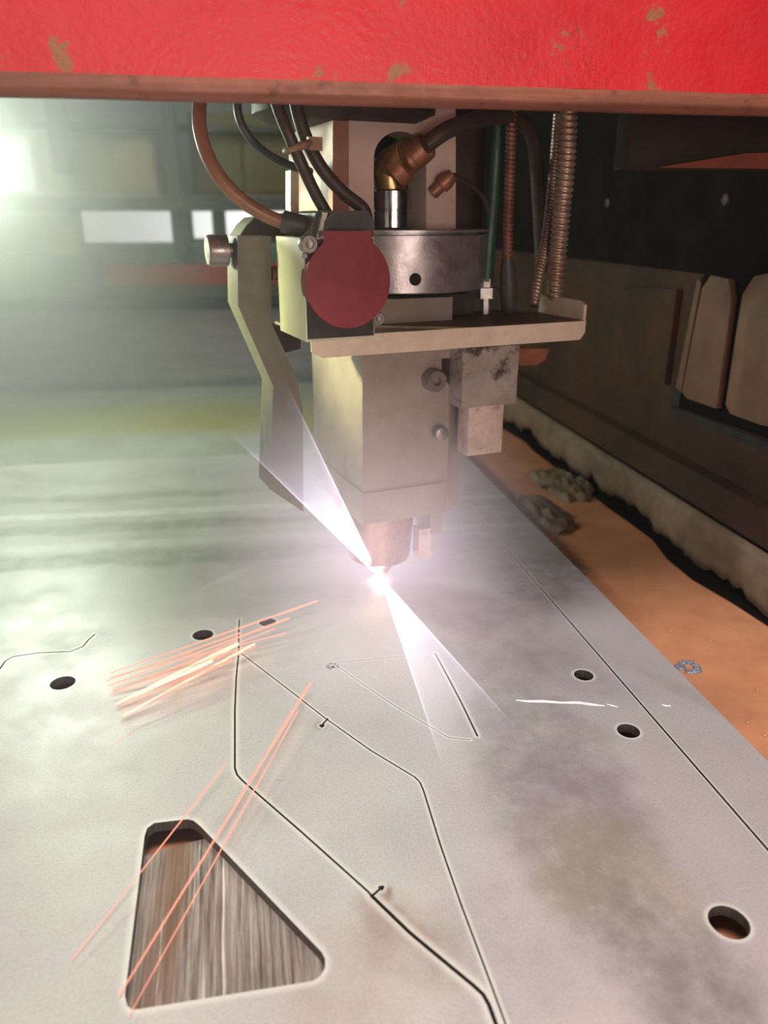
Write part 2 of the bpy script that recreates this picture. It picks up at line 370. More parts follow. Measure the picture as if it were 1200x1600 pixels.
for (x, y, wpx) in ((596, 1387, 9), (503, 1134, 8), (520, 1042, 6)):
    c_ = P2(x, y); r_ = wpx / 2 / FPX * (c_.length + .1)
    HOLES.append(([c_ + Vector((math.cos(a), math.sin(a))) * r_ * (1 + .15 * math.sin(3 * a)) for a in [2 * math.pi * k / 16 for k in range(16)]], c_))
def in_poly(p, poly):
    c_ = False; j = len(poly) - 1
    for i in range(len(poly)):
        a, b = poly[i], poly[j]
        if (a.y > p.y) != (b.y > p.y) and p.x < (b.x - a.x) * (p.y - a.y) / (b.y - a.y) + a.x: c_ = not c_
        j = i
    return c_
TH = 0.006
def build_sheets():
    Y0, Y1, X0, X1 = 0.03, 1.02, -1.15, XEDGE
    verts, edges = [], []
    def loop(pts, closed=True):
        b = len(verts); verts.extend(pts); n = len(pts)
        for i in range(n if closed else n - 1): edges.append((b + i, b + (i + 1) % n))
    loop([Vector((X0, Y0)), Vector((X1, Y0)), Vector((X1, Y1)), Vector((X0, Y1))])
    segs = []
    for pts, w, rw in KERFS:
        q = [P2(*p) for p in pts]
        if pts[0] == (864, 941):      # the straight parting cut runs off both ends of the sheet
            d0 = (q[0] - q[-1]).normalized(); q = [q[0] + d0 * 1.5] + q + [q[-1] - d0 * 0.8]
        for a, b in zip(q, q[1:]):
            segs.append((a, b, w / 2, rw)); d = (b - a).normalized(); nrm = Vector((-d.y, d.x))
            for r_ in (w / 2, w / 2 + rw): loop([a + nrm * r_, b + nrm * r_, b - nrm * r_, a - nrm * r_])
        for a in q:
            for r_ in (w / 2, w / 2 + rw): loop([a + Vector((math.cos(k * math.pi / 4), math.sin(k * math.pi / 4))) * r_ * 1.04 for k in range(8)])
    for poly, c_ in HOLES:
        loop(poly)
        big = (poly[0] - c_).length > .02
        n = len(poly); off = []
        area_ = sum(poly[i].x * poly[(i + 1) % n].y - poly[(i + 1) % n].x * poly[i].y for i in range(n))
        s_ = 1 if area_ > 0 else -1
        for i in range(n):
            d = (poly[(i + 1) % n] - poly[i - 1]).normalized(); off.append(poly[i] + Vector((d.y, -d.x)) * s_ * (.0042 if big else .003))
        loop(off)
    out = delaunay_2d_cdt(verts, edges, [], 0, 1e-6)
    V, F = out[0], out[2]
    keep = []
    for f in F:
        cpt = (V[f[0]] + V[f[1]] + V[f[2]]) / 3
        if not (X0 < cpt.x < X1 and Y0 < cpt.y < Y1): continue
        if any(in_poly(cpt, poly) for poly, _ in HOLES): continue
        if any(seg_dist(cpt, a, b) < hw for a, b, hw, _ in segs): continue
        keep.append(f)
    def rimval(p):
        best = 0
        for a, b, hw, rw in segs:
            d = seg_dist(p, a, b) - hw
            if d < rw: best = max(best, 1 - max(0, d) / rw * 1.02)
        for poly, c_ in HOLES:
            if (p - c_).length > .09: continue
            n = len(poly); d = min(seg_dist(p, poly[i], poly[(i + 1) % n]) for i in range(n))
            if d < .0042: best = max(best, 1 - d / .0029)
        return max(0, best)
    # connected pieces
    e2f = {}
    for i, f in enumerate(keep):
        for k in range(3): e2f.setdefault(frozenset((f[k], f[(k + 1) % 3])), []).append(i)
    comp = [-1] * len(keep); comps = []
    for i in range(len(keep)):
        if comp[i] >= 0: continue
        st_ = [i]; comp[i] = len(comps); cur = []
        while st_:
            j = st_.pop(); cur.append(j)
            for k in range(3):
                for m in e2f[frozenset((keep[j][k], keep[j][(k + 1) % 3]))]:
                    if comp[m] < 0: comp[m] = len(comps); st_.append(m)
        comps.append(cur)
    def asz(c_): return sum(abs((V[keep[j][1]] - V[keep[j][0]]).cross(V[keep[j][2]] - V[keep[j][0]])) / 2 for j in c_)
    comps = sorted(comps, key=asz, reverse=True)
    used = 0
    res = []
    for ci, c_ in enumerate(comps):
        if asz(c_) < 2e-5: continue
        bm = bmesh.new(); lay = bm.verts.layers.float.new('rim'); vm = {}
        for j in c_:
            for k in keep[j]:
                if k not in vm:
                    vv = bm.verts.new((V[k].x, V[k].y, 0)); vv[lay] = rimval(V[k]); vm[k] = vv
            try: bm.faces.new([vm[k] for k in keep[j]])
            except ValueError: pass
        bmesh.ops.recalc_face_normals(bm, faces=bm.faces)
        if sum(f.normal.z for f in bm.faces) < 0: bmesh.ops.reverse_faces(bm, faces=bm.faces)
        top = list(bm.faces)
        r_ = bmesh.ops.extrude_face_region(bm, geom=top)
        newv = [g for g in r_['geom'] if isinstance(g, bmesh.types.BMVert)]
        newf = [g for g in r_['geom'] if isinstance(g, bmesh.types.BMFace)]
        # the extruded copy is the new top; the originals go down as the underside
        for v in bm.verts:
            if v not in set(newv): pass
        nv = set(newv)
        for v in bm.verts:
            if v not in nv: v.co.z = -TH
        for f in bm.faces:
            f.material_index = 1 if abs(f.normal.z) < .5 and any(v in nv for v in f.verts) and any(v not in nv for v in f.verts) else 0
        bmesh.ops.recalc_face_normals(bm, faces=bm.faces)
        me = bpy.data.meshes.new('steel_sheet'); bm.to_mesh(me); bm.free()
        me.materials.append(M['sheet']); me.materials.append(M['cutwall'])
        cen = sum((Vector(V[keep[j][0]]) for j in c_), Vector((0, 0))) / len(c_)
        o = bpy.data.objects.new('steel_sheet', me); COL.objects.link(o); res.append((asz(c_), cen, o))
        print('PIECE', round(asz(c_), 5), cen[:], len(c_))
    return res
pieces = build_sheets()
names = [('steel_sheet', 'large grey steel sheet with a trapezoid cut-out, lying on the cutting bed', 'sheet'),
         ('edge_strip', 'narrow steel strip along the ochre ledge, parted from the sheet by a straight cut', 'steel strip'),
         ('cut_bracket', 'bent steel part still lying flat between two angled cut lines', 'cut part'),
         ('cut_slug', 'small triangular steel piece below the glowing cutting point', 'cut part')]
for (a_, c_, o), nm in zip(pieces, names):
    o.name = nm[0]; o.data.name = nm[0]; tag(o, nm[1], nm[2])
SHEET = pieces[0][2]
# chalk line across the sheet
def ribbon(pxs, wid, name, parent, mat='chalk', z=0.0002, th=0.0002):
    q = [P2(*p) for p in pxs]; L_, R_ = [], []
    for i, p in enumerate(q):
        d = (q[min(i + 1, len(q) - 1)] - q[max(i - 1, 0)]).normalized(); n_ = Vector((-d.y, d.x))
        w = wid * (0.35 if i in (0, len(q) - 1) else 1) * random.uniform(.6, 1.1) / 2
        L_.append(Vector((*(p + n_ * w), z))); R_.append(Vector((*(p - n_ * w), z)))
    return prism(L_ + R_[::-1], (0, 0, -z), name, mat, parent)
ribbon([(806, 1094), (825, 1096), (850, 1096), (875, 1098), (905, 1098), (925, 1101), (945, 1103)], .003, 'chalk_mark', SHEET)
ribbon([(948, 1100), (958, 1103), (966, 1105)], .002, 'chalk_mark', SHEET)
ribbon([(1034, 1101), (1041, 1103), (1048, 1103)], .0026, 'chalk_mark', pieces[1][2])
# slag ring at the pierce holes
def slag(x, y, r0, n, name, parent, mat='slag', z=0.0, ring=0.9, hmax=.0016):
    c_ = on_z(x, y, z); bm = bmesh.new()
    for i in range(n):
        a = random.uniform(0, 6.28); rr = r0 * random.uniform(ring * .6, ring * 1.15); s_ = r0 * random.uniform(.10, .24)
        m = Matrix.Translation((c_.x + math.cos(a) * rr, c_.y + math.sin(a) * rr, z + min(hmax, s_) * .1)) @ Matrix.Diagonal((s_, s_ * random.uniform(.6, 1), min(hmax, s_), 1))
        bmesh.ops.create_icosphere(bm, subdivisions=1, radius=1, matrix=m)
    o = finish(bm, name, mat, parent, 60); tag(o, kind='stuff'); return o
slag(520, 1041, .0042, 26, 'slag_beads', SHEET)
# further sheets on the bed
def plain_sheet(a, b, name, mat, label):
    o = box(a, b, name, mat, None, .001); tag(o, label, 'sheet'); return o
plain_sheet((-1.6, 1.0215, BEDZ), (XEDGE - .01, 1.55, BEDZ + TH), 'olive_sheet', 'sheet_olive', 'olive tinted steel sheet lying behind the sheet being cut')
plain_sheet((-1.8, 1.552, BEDZ), (XEDGE - .01, 2.99, BEDZ + TH), 'plain_sheet', 'sheet_far', 'pale grey steel sheet farthest back on the bed, before the red rail')
# slats carrying the sheets
def slat(x0, x1, y0, y1, label, arc=.012):
    pts = [Vector((x0, y0, BEDZ)), Vector((x1, y0, BEDZ)), Vector((x1, y1 - arc, BEDZ))]
    for k in range(1, 12):
        f = k / 12; pts.append(Vector((x1 + (x0 - x1) * f, y1 - arc + arc * math.sin(math.pi * f), BEDZ)))
    pts.append(Vector((x0, y1 - arc, BEDZ)))
    o = prism(pts, (0, 0, -TH - BEDZ), 'support_slat', 'brushed', None, .0006); tag(o, label, 'slat'); return o
cl = on_z(195, 1450, -TH).x - .012; cr = on_z(520, 1500, -TH).x + .012
slat(cl, cr, .06, on_z(300, 1312, -TH).y, 'brushed steel slat seen through the trapezoid cut-out')
# spatter on the ochre ledge
o = slag(1076, 1043, .0105, 110, 'weld_spatter', None, z=BEDZ, ring=.72); o['kind'] = 'stuff'; tag(o, 'grey spatter ring of slag stuck on the ochre ledge', 'slag')
for x, y, lab_ in ((1003, 967, 'tiny metal bead on the ochre ledge, closest to the sheet edge, beyond the spatter ring'),
                   (1025, 958, 'tiny metal bead on the ochre ledge, farthest back of the beads'),
                   (1048, 986, 'tiny metal bead on the ochre ledge, just behind the spatter ring'),
                   (1110, 1002, 'tiny metal bead on the ochre ledge towards the flap, beside the spatter ring'),
                   (1168, 1130, 'tiny metal bead on the ochre ledge beside the sheet edge, nearer than the spatter ring'),
                   (1184, 1078, 'tiny metal bead on the ochre ledge halfway between sheet and flap at the frame edge'),
                   (1195, 1150, 'tiny metal bead on the ochre ledge, lowest of the beads at the frame edge')):
    c_ = on_z(x, y, BEDZ); bm = bmesh.new(); bmesh.ops.create_icosphere(bm, subdivisions=2, radius=1, matrix=Matrix.Translation(c_ + Vector((0, 0, .0004))) @ Matrix.Diagonal((.0018, .0014, .001, 1)))
    tag(finish(bm, 'spatter_bead', 'bed', None, 60), lab_, 'bead', 'beads on the ochre ledge')

# ------------------------------------------------------------------ right enclosure wall
def quad_box(x, ya, yb, za, zb, th, name, mat, parent=None, bev=.0):
    return box((x, ya, za), (x + th, yb, zb), name, mat, parent, bev)
zf1 = on_x(1095, 787, XW).z; zf2 = on_x(1000, 677, XW).z; zf3 = on_x(1100, 652, XW).z
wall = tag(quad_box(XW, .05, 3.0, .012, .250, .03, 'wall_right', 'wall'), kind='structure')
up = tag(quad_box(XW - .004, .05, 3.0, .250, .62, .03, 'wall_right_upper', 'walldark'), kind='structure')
tag(quad_box(XW + .06, .05, 3.0, BEDZ, .05, .03, 'trim_1', 'walldark'), kind='structure')
g_ = [Vector((XW + .06, .06, BEDZ)), Vector((XW + .06, 2.9, BEDZ))]
for k in range(60): yy = 2.9 - k * 2.84 / 59; g_.append(Vector((.414 + .014 * noise.noise(Vector((yy * 9, 0, 5))) + .005 * noise.noise(Vector((yy * 40, 2, 5))), yy, BEDZ)))
tag(prism(g_, (0, 0, .0008), 'gap_shadow_strip', 'walldark'), kind='structure')  # black strip on the bed draws the dark shadow under the flap
# folded ledge strips of the wall
def strip(pts, name, mat, parent=None, ya=.06, yb=2.9):
    o = prism([Vector((x, ya, z)) for x, z in pts], (0, yb - ya, 0), name, mat, parent); return o
strip([(XW, zf2), (XW - .010, zf2 - .004), (XW - .012, zf1 + .003), (XW, zf1)], 'trim_2', 'wall')['kind'] = 'structure'
# frayed flap hanging below
def flap():
    pts = []; ya, yb = .16, 1.5
    y = ya
    top = [Vector((XW - .014, ya, zf1)), Vector((XW - .014, yb, zf1))]
    bot = []
    rnd = random.Random(3)
    while y < yb:
        d = .006 + rnd.random() * .004
        z = -.011 + .013 * noise.noise(Vector((y * 22, 1.3, 0))) + .011 * noise.noise(Vector((y * 60, 4, 0))) + rnd.uniform(-.001, .001)
        bot.append(Vector((XW - .014 - .006 * noise.noise(Vector((y * 20, 0, 9))), y, max(BEDZ + .003, z)))); y += d
    bm = bmesh.new(); n = len(bot); rows = []
    for j in range(6):
        f = j / 5
        rows.append([bm.verts.new(Vector((XW - .014, b.y, zf1)).lerp(b, f) - Vector((.004 * math.sin(f * 3) * (1 + noise.noise(Vector((b.y * 25, f * 2, 3)))), 0, 0))) for b in bot])
    for j in range(5):
        for i in range(n - 1): bm.faces.new((rows[j][i], rows[j][i + 1], rows[j + 1][i + 1], rows[j + 1][i]))
    o = finish(bm, 'frayed_flap', 'skirt', None, 60); s_ = o.modifiers.new('thick', 'SOLIDIFY'); s_.thickness = .002; s_.offset = 1
    return tag(o, 'frayed grey brown flap hanging torn-edged from the right wall over the ledge', 'flap')
flap()
# ribbed access panel
fr = [on_x(1050, 628, XW), on_x(1230, 705, XW), on_x(1230, 330, XW), on_x(1150, 385, XW), on_x(1085, 440, XW)]
pan = empty('ribbed_access_panel', (XW, on_x(1100, 600, XW).y, .106)); tag(pan, 'brown recessed access panel with upright ribs on the right wall', 'panel')
pan_inv = Matrix.Translation(-pan.location)
def pp(x, y, X=XW): return pan_inv @ on_x(x, y, X)
def xpr(pxs, X, d, name, mat, par=pan, bev=.0012):
    return prism([pp(x, y, X) for x, y in pxs], (d, 0, 0), name, mat, par, bev)
tx = -.0008
xpr([(1052, 632), (1260, 706), (1260, 330), (1180, 380), (1120, 400), (1092, 452), (1082, 540)], XW, -.0025, 'back_plate', 'walldark')
# dark recess border, then two raised pads and an outer rail
xpr([(1048, 634), (1062, 636), (1100, 450), (1092, 448), (1070, 560)], XW - .0025, -.0015, 'recess_edge', 'darkhole')
xpr([(1050, 634), (1050, 646), (1260, 728), (1260, 712)], XW - .0025, -.0015, 'recess_edge', 'darkhole')
xpr([(1074, 612), (1082, 622), (1128, 638), (1152, 470), (1148, 436), (1120, 430), (1106, 450), (1096, 500)], XW - .0025, -.006, 'raised_rib', 'wallribs')
xpr([(1143, 632), (1150, 646), (1200, 664), (1240, 670), (1240, 420), (1188, 432), (1170, 460), (1160, 520)], XW - .0025, -.006, 'raised_rib', 'wallribs')
xpr([(1060, 605), (1068, 612), (1100, 440), (1094, 436)], XW - .004, -.003, 'side_rail', 'wallribs')
for (x, y) in ((1086, 545), (1158, 527)):
    lathe([(.0035, 0), (.0035, .002), (.002, .003)], pp(x, y, XW - .004), (-1, 0, 0), 'screw', 'steel', pan, 16)
# plain raised plate next to it
a0, a1 = on_x(975, 445, XW), on_x(1062, 600, XW)
o = prism([on_x(975, 447, XW), on_x(1066, 452, XW), on_x(1046, 600, XW), on_x(960, 570, XW)], (-.006, 0, 0), 'cover_plate', 'wall', None, .001)
tag(o, 'plain dark brown cover plate fixed on the wall beside the ribbed panel', 'plate')
# dark housing hanging top right ; the orange light on its lower edge is a coloured strip
q = on_y(980, 264, .50)
hb = empty('overhead_housing', q); tag(hb, 'dark overhead housing with orange light on its lower edge modelled as a strip', 'housing')
box((0, 0, 0), (XW - .005 - q.x, .02, .12), 'body', 'olivedark', hb, .002)
prism([Vector((.02, 0, .001)), Vector((XW - .006 - q.x, 0, .001)), Vector((XW - .006 - q.x, 0, .013)), Vector((.08, 0, .010))], (0, -.003, 0), 'lower_strip', 'striporange', hb)
for x, y, lab_ in ((1137, 312, 'round screw head on the black upper wall above the ribbed panel'), (952, 317, 'round screw head on the black upper wall beside the thick conduit')):
    o = lathe([(.005, 0), (.005, .003), (.003, .004)], on_x(x, y, XW - .004), (-1, 0, 0), 'wall_screw', 'darksteel', None, 16)
    tag(o, lab_, 'screw', 'screws on the upper right wall')
# scraps on the far ledge
def scrap(x, y, sx, sy, h, name, label):
    c_ = on_z(x, y, BEDZ); bm = bmesh.new(); n = 22; g_ = {}
    for i in range(n + 1):
        for j in range(n + 1):
            u, v = i / n * 2 - 1, j / n * 2 - 1; rr = math.hypot(u, v) * (1 + .5 * noise.noise(Vector((u * 2 + x, v * 2, 0))))
            zz = max(0, 1 - rr) ** .45 * h * (.65 + .9 * abs(noise.noise(Vector((u * 3, v * 3 + x, 1)))))
            g_[i, j] = bm.verts.new((c_.x + u * sx, c_.y + v * sy, BEDZ + zz))
    for i in range(n):
        for j in range(n):
            q_ = (g_[i, j], g_[i + 1, j], g_[i + 1, j + 1], g_[i, j + 1])
            if max(v.co.z for v in q_) > BEDZ + 1e-5: bm.faces.new(q_)
    bmesh.ops.delete(bm, geom=[v for v in bm.verts if not v.link_faces], context='VERTS')
    tag(finish(bm, name, 'skirt', None, 50), label, 'scrap')
scrap(838, 805, .035, .06, .016, 'scrap_piece', 'pale crumpled scrap lying on the dark ledge behind the head')
scrap(880, 760, .03, .06, .016, 'scrap_piece', 'second scrap farther back along the dark ledge')
scrap(905, 890, .008, .012, .006, 'slag_lump', 'small black slag lump at the edge of the sheet')

# ------------------------------------------------------------------ rear of the hall
YB = 3.1
def yb(xa, ya, xb, yb_, Y, th, name, mat, parent=None, bev=.004):
    a, b = on_y(xa, ya, Y), on_y(xb, yb_, Y)
    return box((min(a.x, b.x), Y, min(a.z, b.z)), (max(a.x, b.x), Y + th, max(a.z, b.z)), name, mat, parent, bev)
tag(box((-3.2, 3.6, -1.0), (2.2, 3.66, 2.6), 'wall_back', 'palewall', None, 0), kind='structure')
tag(box((-3.2, 3.0, -1.0), (2.2, 3.6, -.02), 'floor_rear', 'palewall', None, 0), kind='structure')
w = tag(yb(120, 318, 292, 384, 3.45, .03, 'window_1', 'post'), kind='structure'); yb(126, 326, 284, 378, 3.44, .02, 'pane', 'daylight', w)
w = tag(yb(294, 318, 470, 384, 3.45, .03, 'window_2', 'post'), kind='structure')
yb(300, 326, 333, 372, 3.44, .02, 'pane', 'daylight', w); yb(352, 326, 462, 368, 3.44, .02, 'pane', 'daylight', w)
w = tag(yb(-60, 205, 64, 306, 3.35, .03, 'window_3', 'cream'), kind='structure'); yb(-52, 212, 56, 300, 3.34, .02, 'pane', 'daylight', w)
# cream cabinet, olive cabinet and posts
cab = empty('cream_cabinet', on_y(110, 306, 3.2)); tag(cab, 'cream wall cabinet between two dark posts in the blurred rear', 'cabinet')
bi = Matrix.Translation(-cab.location)
def ybl(xa, ya, xb, yb_, Y, th, name, mat, par, bev=.004):
    a, b = on_y(xa, ya, Y) - par.location, on_y(xb, yb_, Y) - par.location
    return box((min(a.x, b.x), a.y, min(a.z, b.z)), (max(a.x, b.x), a.y + th, max(a.z, b.z)), name, mat, par, bev)
ybl(66, 205, 246, 306, 3.2, .25, 'body', 'cream', cab, .01)
ybl(112, 214, 176, 300, 3.19, .012, 'door', 'cream', cab); ybl(180, 214, 240, 300, 3.19, .012, 'door', 'cream', cab)
oc = empty('olive_cabinet', on_y(300, 300, 3.2)); tag(oc, 'olive green cabinet right of the dark post, behind the tan hose', 'cabinet')
ybl(292, 175, 470, 306, 3.2, .25, 'body', 'olive', oc, .01); ybl(300, 185, 380, 300, 3.19, .012, 'door', 'olive', oc); ybl(386, 185, 464, 300, 3.19, .012, 'door', 'olive', oc)
def rear(xa, ya, xb, yb_, Y, th, name, mat, label, cat):
    return tag(yb(xa, ya, xb, yb_, Y, th, name, mat, None, .008), label, cat)
rear(62, 120, 113, 272, 3.05, .1, 'hanging_post', 'post', 'dark hanging post before the cream cabinet', 'post')
rear(246, 120, 292, 400, 3.05, .1, 'upright_post', 'post', 'dark upright post between cream and olive cabinets', 'post')
rear(-120, 306, 480, 330, 3.0, .12, 'cross_beam', 'post', 'long dark cross beam below the rear cabinets', 'beam')
rear(-120, 186, 480, 208, 3.14, .05, 'upper_beam', 'post', 'dark upper beam above the rear cabinets', 'beam')
rear(170, 384, 480, 414, 3.1, .2, 'teal_panel', 'teal', 'blurred teal panel above the red rail', 'panel')
rear(165, 415, 480, 447, 3.0, .06, 'guard_rail', 'railred', 'long red guard rail along the rear of the bed', 'rail')
rear(150, 449, 480, 462, 2.93, .05, 'lower_rail', 'post', 'dark narrow rail directly under the red guard rail', 'rail')
rear(70, 358, 118, 398, 3.0, .12, 'yellow_box', 'yellow', 'small yellow box left of the rear windows', 'box')
rear(-120, 400, 150, 462, 3.1, .2, 'grey_cabinet', 'palewall', 'pale grey low cabinet left of the red rail', 'cabinet')
# dark machine side behind the head
tag(box((on_y(540, 300, 2.2).x, 2.2, -.019), (XW - .005, 2.26, 1.3), 'machine_partition', 'walldark', None, .004), 'black machine partition behind the cutting head', 'partition')

# ------------------------------------------------------------------ red cover plate
YR = 0.40
zlip = on_y(600, 165, YR).z
cov = empty('red_cover_plate', (0, YR, zlip)); tag(cov, 'chipped red painted machine cover plate across the top with a bare rusty lower edge', 'cover plate')
bm = bmesh.new()
TT = .010
prof = [(0, .0095), (0, .85), (TT, .85), (TT, .0095)]
N = 60
def cover_part(prof, name, mat, wob=0.0):
    bm = bmesh.new(); rows = []
    for i in range(N + 1):
        x = -.7 + 1.5 * i / N
        rows.append([bm.verts.new((x, yy + wob * noise.noise(Vector((x * 30, yy * 100, zz * 200))), zz + wob * noise.noise(Vector((x * 26, 3, zz * 120))))) for yy, zz in prof])
    m = len(prof)
    for i in range(N):
        for k in range(m): bm.faces.new((rows[i][k], rows[i][(k + 1) % m], rows[i + 1][(k + 1) % m], rows[i + 1][k]))
    bm.faces.new(rows[0]); bm.faces.new(rows[-1][::-1])
    return finish(bm, name, mat, cov, 50)
cover_part(prof, 'painted_face', 'red')
lp = [(TT, .0095)]
for k in range(9):
    a = math.pi * k / 8; lp.append((TT / 2 + (TT / 2 + .0003) * math.cos(a), .0045 - .0045 * math.sin(a)))
lp.append((-.0004, .0095))
cover_part(lp, 'rusty_lip', 'lip', .0004)

# ------------------------------------------------------------------ cutting head (local frame: u right, v back, w up)
PHI = R(12.6)
O = Vector((SPARK.x, SPARK.y, 0))
HL = Matrix.Translation(O) @ Matrix.Rotation(PHI, 4, 'Z'); HI = HL.inverted()
vax = Vector((-math.sin(PHI), math.cos(PHI), 0))
def hp(x, y, v):
    r = ray(x, y); t_ = (v - (CAM - O).dot(vax)) / r.dot(vax)
    return HI @ (CAM + r * t_)
head = empty('laser_cutting_head', O, PHI)
tag(head, 'laser cutting head with round red cap, angled bracket and pale tray above the glowing cut', 'cutting head')
def hprism(pxs, v, depth, name, mat, parent=head, bev=.001, off=None):
    pts = [hp(x, y, v) for x, y in pxs]
    return prism(pts, (0, depth, 0), name, mat, parent, bev)
def hbox(xa, ya, xb, yb_, v, depth, name, mat, parent=head, bev=.001):
    a, b = hp(xa, ya, v), hp(xb, yb_, v)
    return box((min(a.x, b.x), v, min(a.z, b.z)), (max(a.x, b.x), v + depth, max(a.z, b.z)), name, mat, parent, bev)

# main body
body = hbox(565, 470, 697, 800, -.055, .115, 'body', 'body', bev=.0015)
hbox(566, 772, 692, 801, -.057, .117, 'lower_flange', 'body', body, .0015)
bside = hbox(697, 560, 716, 790, -.035, .09, 'side_cover', 'body', bev=.001)
lathe([(.0055, 0), (.0055, .005), (.004, .006)], hp(800 / 2.307 + 340, 675, -.06), (0, -1, 0), 'set_screw', 'steel', body, 16)
# nozzle
w_b = hp(600, 801, -.055).z
cx = 0.0
lathe([(.040, w_b + .004), (.040, w_b - .010), (.030, w_b - .016), (.026, .026), (.020, .022), (.013, .018), (.0065, .008), (.0045, .0065)][::-1], (cx, 0, 0), (0, 0, 1), 'nozzle', 'nozzle', head, 40)
hbox(655, 828, 673, 872, -.02, .012, 'sensor_tab', 'plunger')
hbox(673, 800, 690, 832, -.02, .03, 'tab_mount', 'body')
# collar and top cylinder
cc = hp(622, 420, .0); wt = hp(650, 359, -.07).z; wm = hp(650, 369, -.07).z; wb = hp(650, 462, -.07).z
collar = lathe([(.064, wb), (.066, wb + .001), (.066, wm), (.060, wm + .0005), (.060, wm + .002), (.068, wm + .002), (.068, wt - .0005), (.066, wt)], (cc.x, 0, 0), (0, 0, 1), 'collar', 'collar', head, 72)
hole_p = hp(651, 437, -.0665)
lathe([(.0042, 0), (.0042, .0015), (.003, .002)], hole_p + Vector((0, .0028, 0)), (0, -1, 0), 'set_screw', 'darkhole', collar, 16)
hbox(560, 466, 740, 490, -.04, .09, 'neck', 'darksteel')
# arched column
def arched():
    v0, dep = -.035, .085
    outer = [(545, 150), (545, 358), (584, 358)]
    L_ = [(584, 358), (584, 250)]
    for k in range(0, 13):
        a = math.pi - math.pi * k / 12; L_.append((625 + 41 * math.cos(a), 247 - 42 * math.sin(a)))
    L_.append((666, 358))
    pts = [(545, 120), (545, 358)] + L_ + [(712, 358), (712, 120)]
    o = hprism(pts, v0, .03, 'column', 'column', head, .0008)
    return o
colm = arched()
hprism([(545, 120), (545, 358), (520, 358), (520, 120)], -.033, .075, 'side_web', 'columnbrown', head, .001)
hbox(478, 100, 545, 352, .02, .05, 'rear_plate', 'columnbrown', head, .001)
hprism([(454, 266), (467, 266), (467, 340), (454, 340)], -.01, .012, 'guide_strip', 'box', head, .0006)
hbox(584, 100, 668, 358, .045, .01, 'slot_back', 'darkhole', head, .0006)
hbox(712, 100, 752, 358, .0, .05, 'rear_block', 'darksteel', head, .001)
# round flange at the very top
ft = hp(590, 183, -.06)
lathe([(.052, ft.z), (.064, ft.z + .006), (.064, ft.z + .03)], (ft.x, 0.0, 0), (0, 0, 1), 'top_flange', 'darksteel', head, 56)
# silver cylinder and brass elbow inside the slot
vs = -.022
c1 = hp(613, 355, vs); c2 = hp(613, 296, vs); rr = abs(hp(640, 330, vs).x - hp(586, 330, vs).x) / 2
cylm = lathe([(rr, 0), (rr, (c2 - c1).z * .42), (rr * .96, (c2 - c1).z * .44), (rr * .96, (c2 - c1).z * .47), (rr, (c2 - c1).z * .49), (rr, (c2 - c1).z * .95), (rr * .9, (c2 - c1).z)], (c1.x, vs, c1.z), (0, 0, 1), 'steel_cylinder', 'chrome', head, 40)
pa, pb, pc = hp(611, 298, vs), hp(607, 262, vs), hp(640, 240, vs - .02)
tube([pa, (pa + pb) / 2, pb, (pb + pc) / 2, pc], rr * .82, 'elbow_fitting', 'brass', head, 20, 6)
p1, p2 = hp(622, 268, vs - .012), hp(670, 222, vs - .022)
ax = (p2 - p1); L = ax.length
lathe([(rr * .8, -.004), (rr * .8, .004), (rr * .62, .006), (rr * .62, L * .45), (rr * .72, L * .47), (rr * .72, L * .9), (rr * .55, L)], p1, ax, 'hose_ferrule', 'copper', head, 24)
p1, p2 = hp(676, 302, -.038), hp(708, 272, -.045); ax = p2 - p1
lathe([(.0045, 0), (.0045, ax.length * .4), (.006, ax.length * .42), (.006, ax.length * .7), (.004, ax.length)], p1, ax, 'small_fitting', 'copper', head, 16)
# bracket arm
arm = hprism([(371, 369), (424, 369), (424, 505), (450, 560), (466, 600), (473, 640), (474, 800), (421, 764), (427, 604), (372, 478)], -.055, .030, 'bracket_arm', 'bracket', head, .0010)
kp = hp(357, 391, -.038)
kn = lathe([(.0045, 0), (.0045, .004), (.0098, .005), (.0098, .0165), (.0088, .018)], kp + Vector((.004, 0, 0)), (-1, 0, 0), 'knurled_knob', 'steel', arm, 28)
lathe([(.0045, 0), (.0045, .004), (.003, .005)], hp(424, 427, -.045), (1, 0, 0), 'screw', 'copper', arm, 18)
hprism([(405, 505), (470, 515), (470, 545), (412, 560)], -.03, .02, 'arm_mount', 'darksteel', head, .001)
# curved upper clamp behind the bracket
hprism([(398, 340), (480, 330), (480, 372), (372, 372), (385, 352)], -.02, .03, 'clamp', 'blackplastic', head, .002)
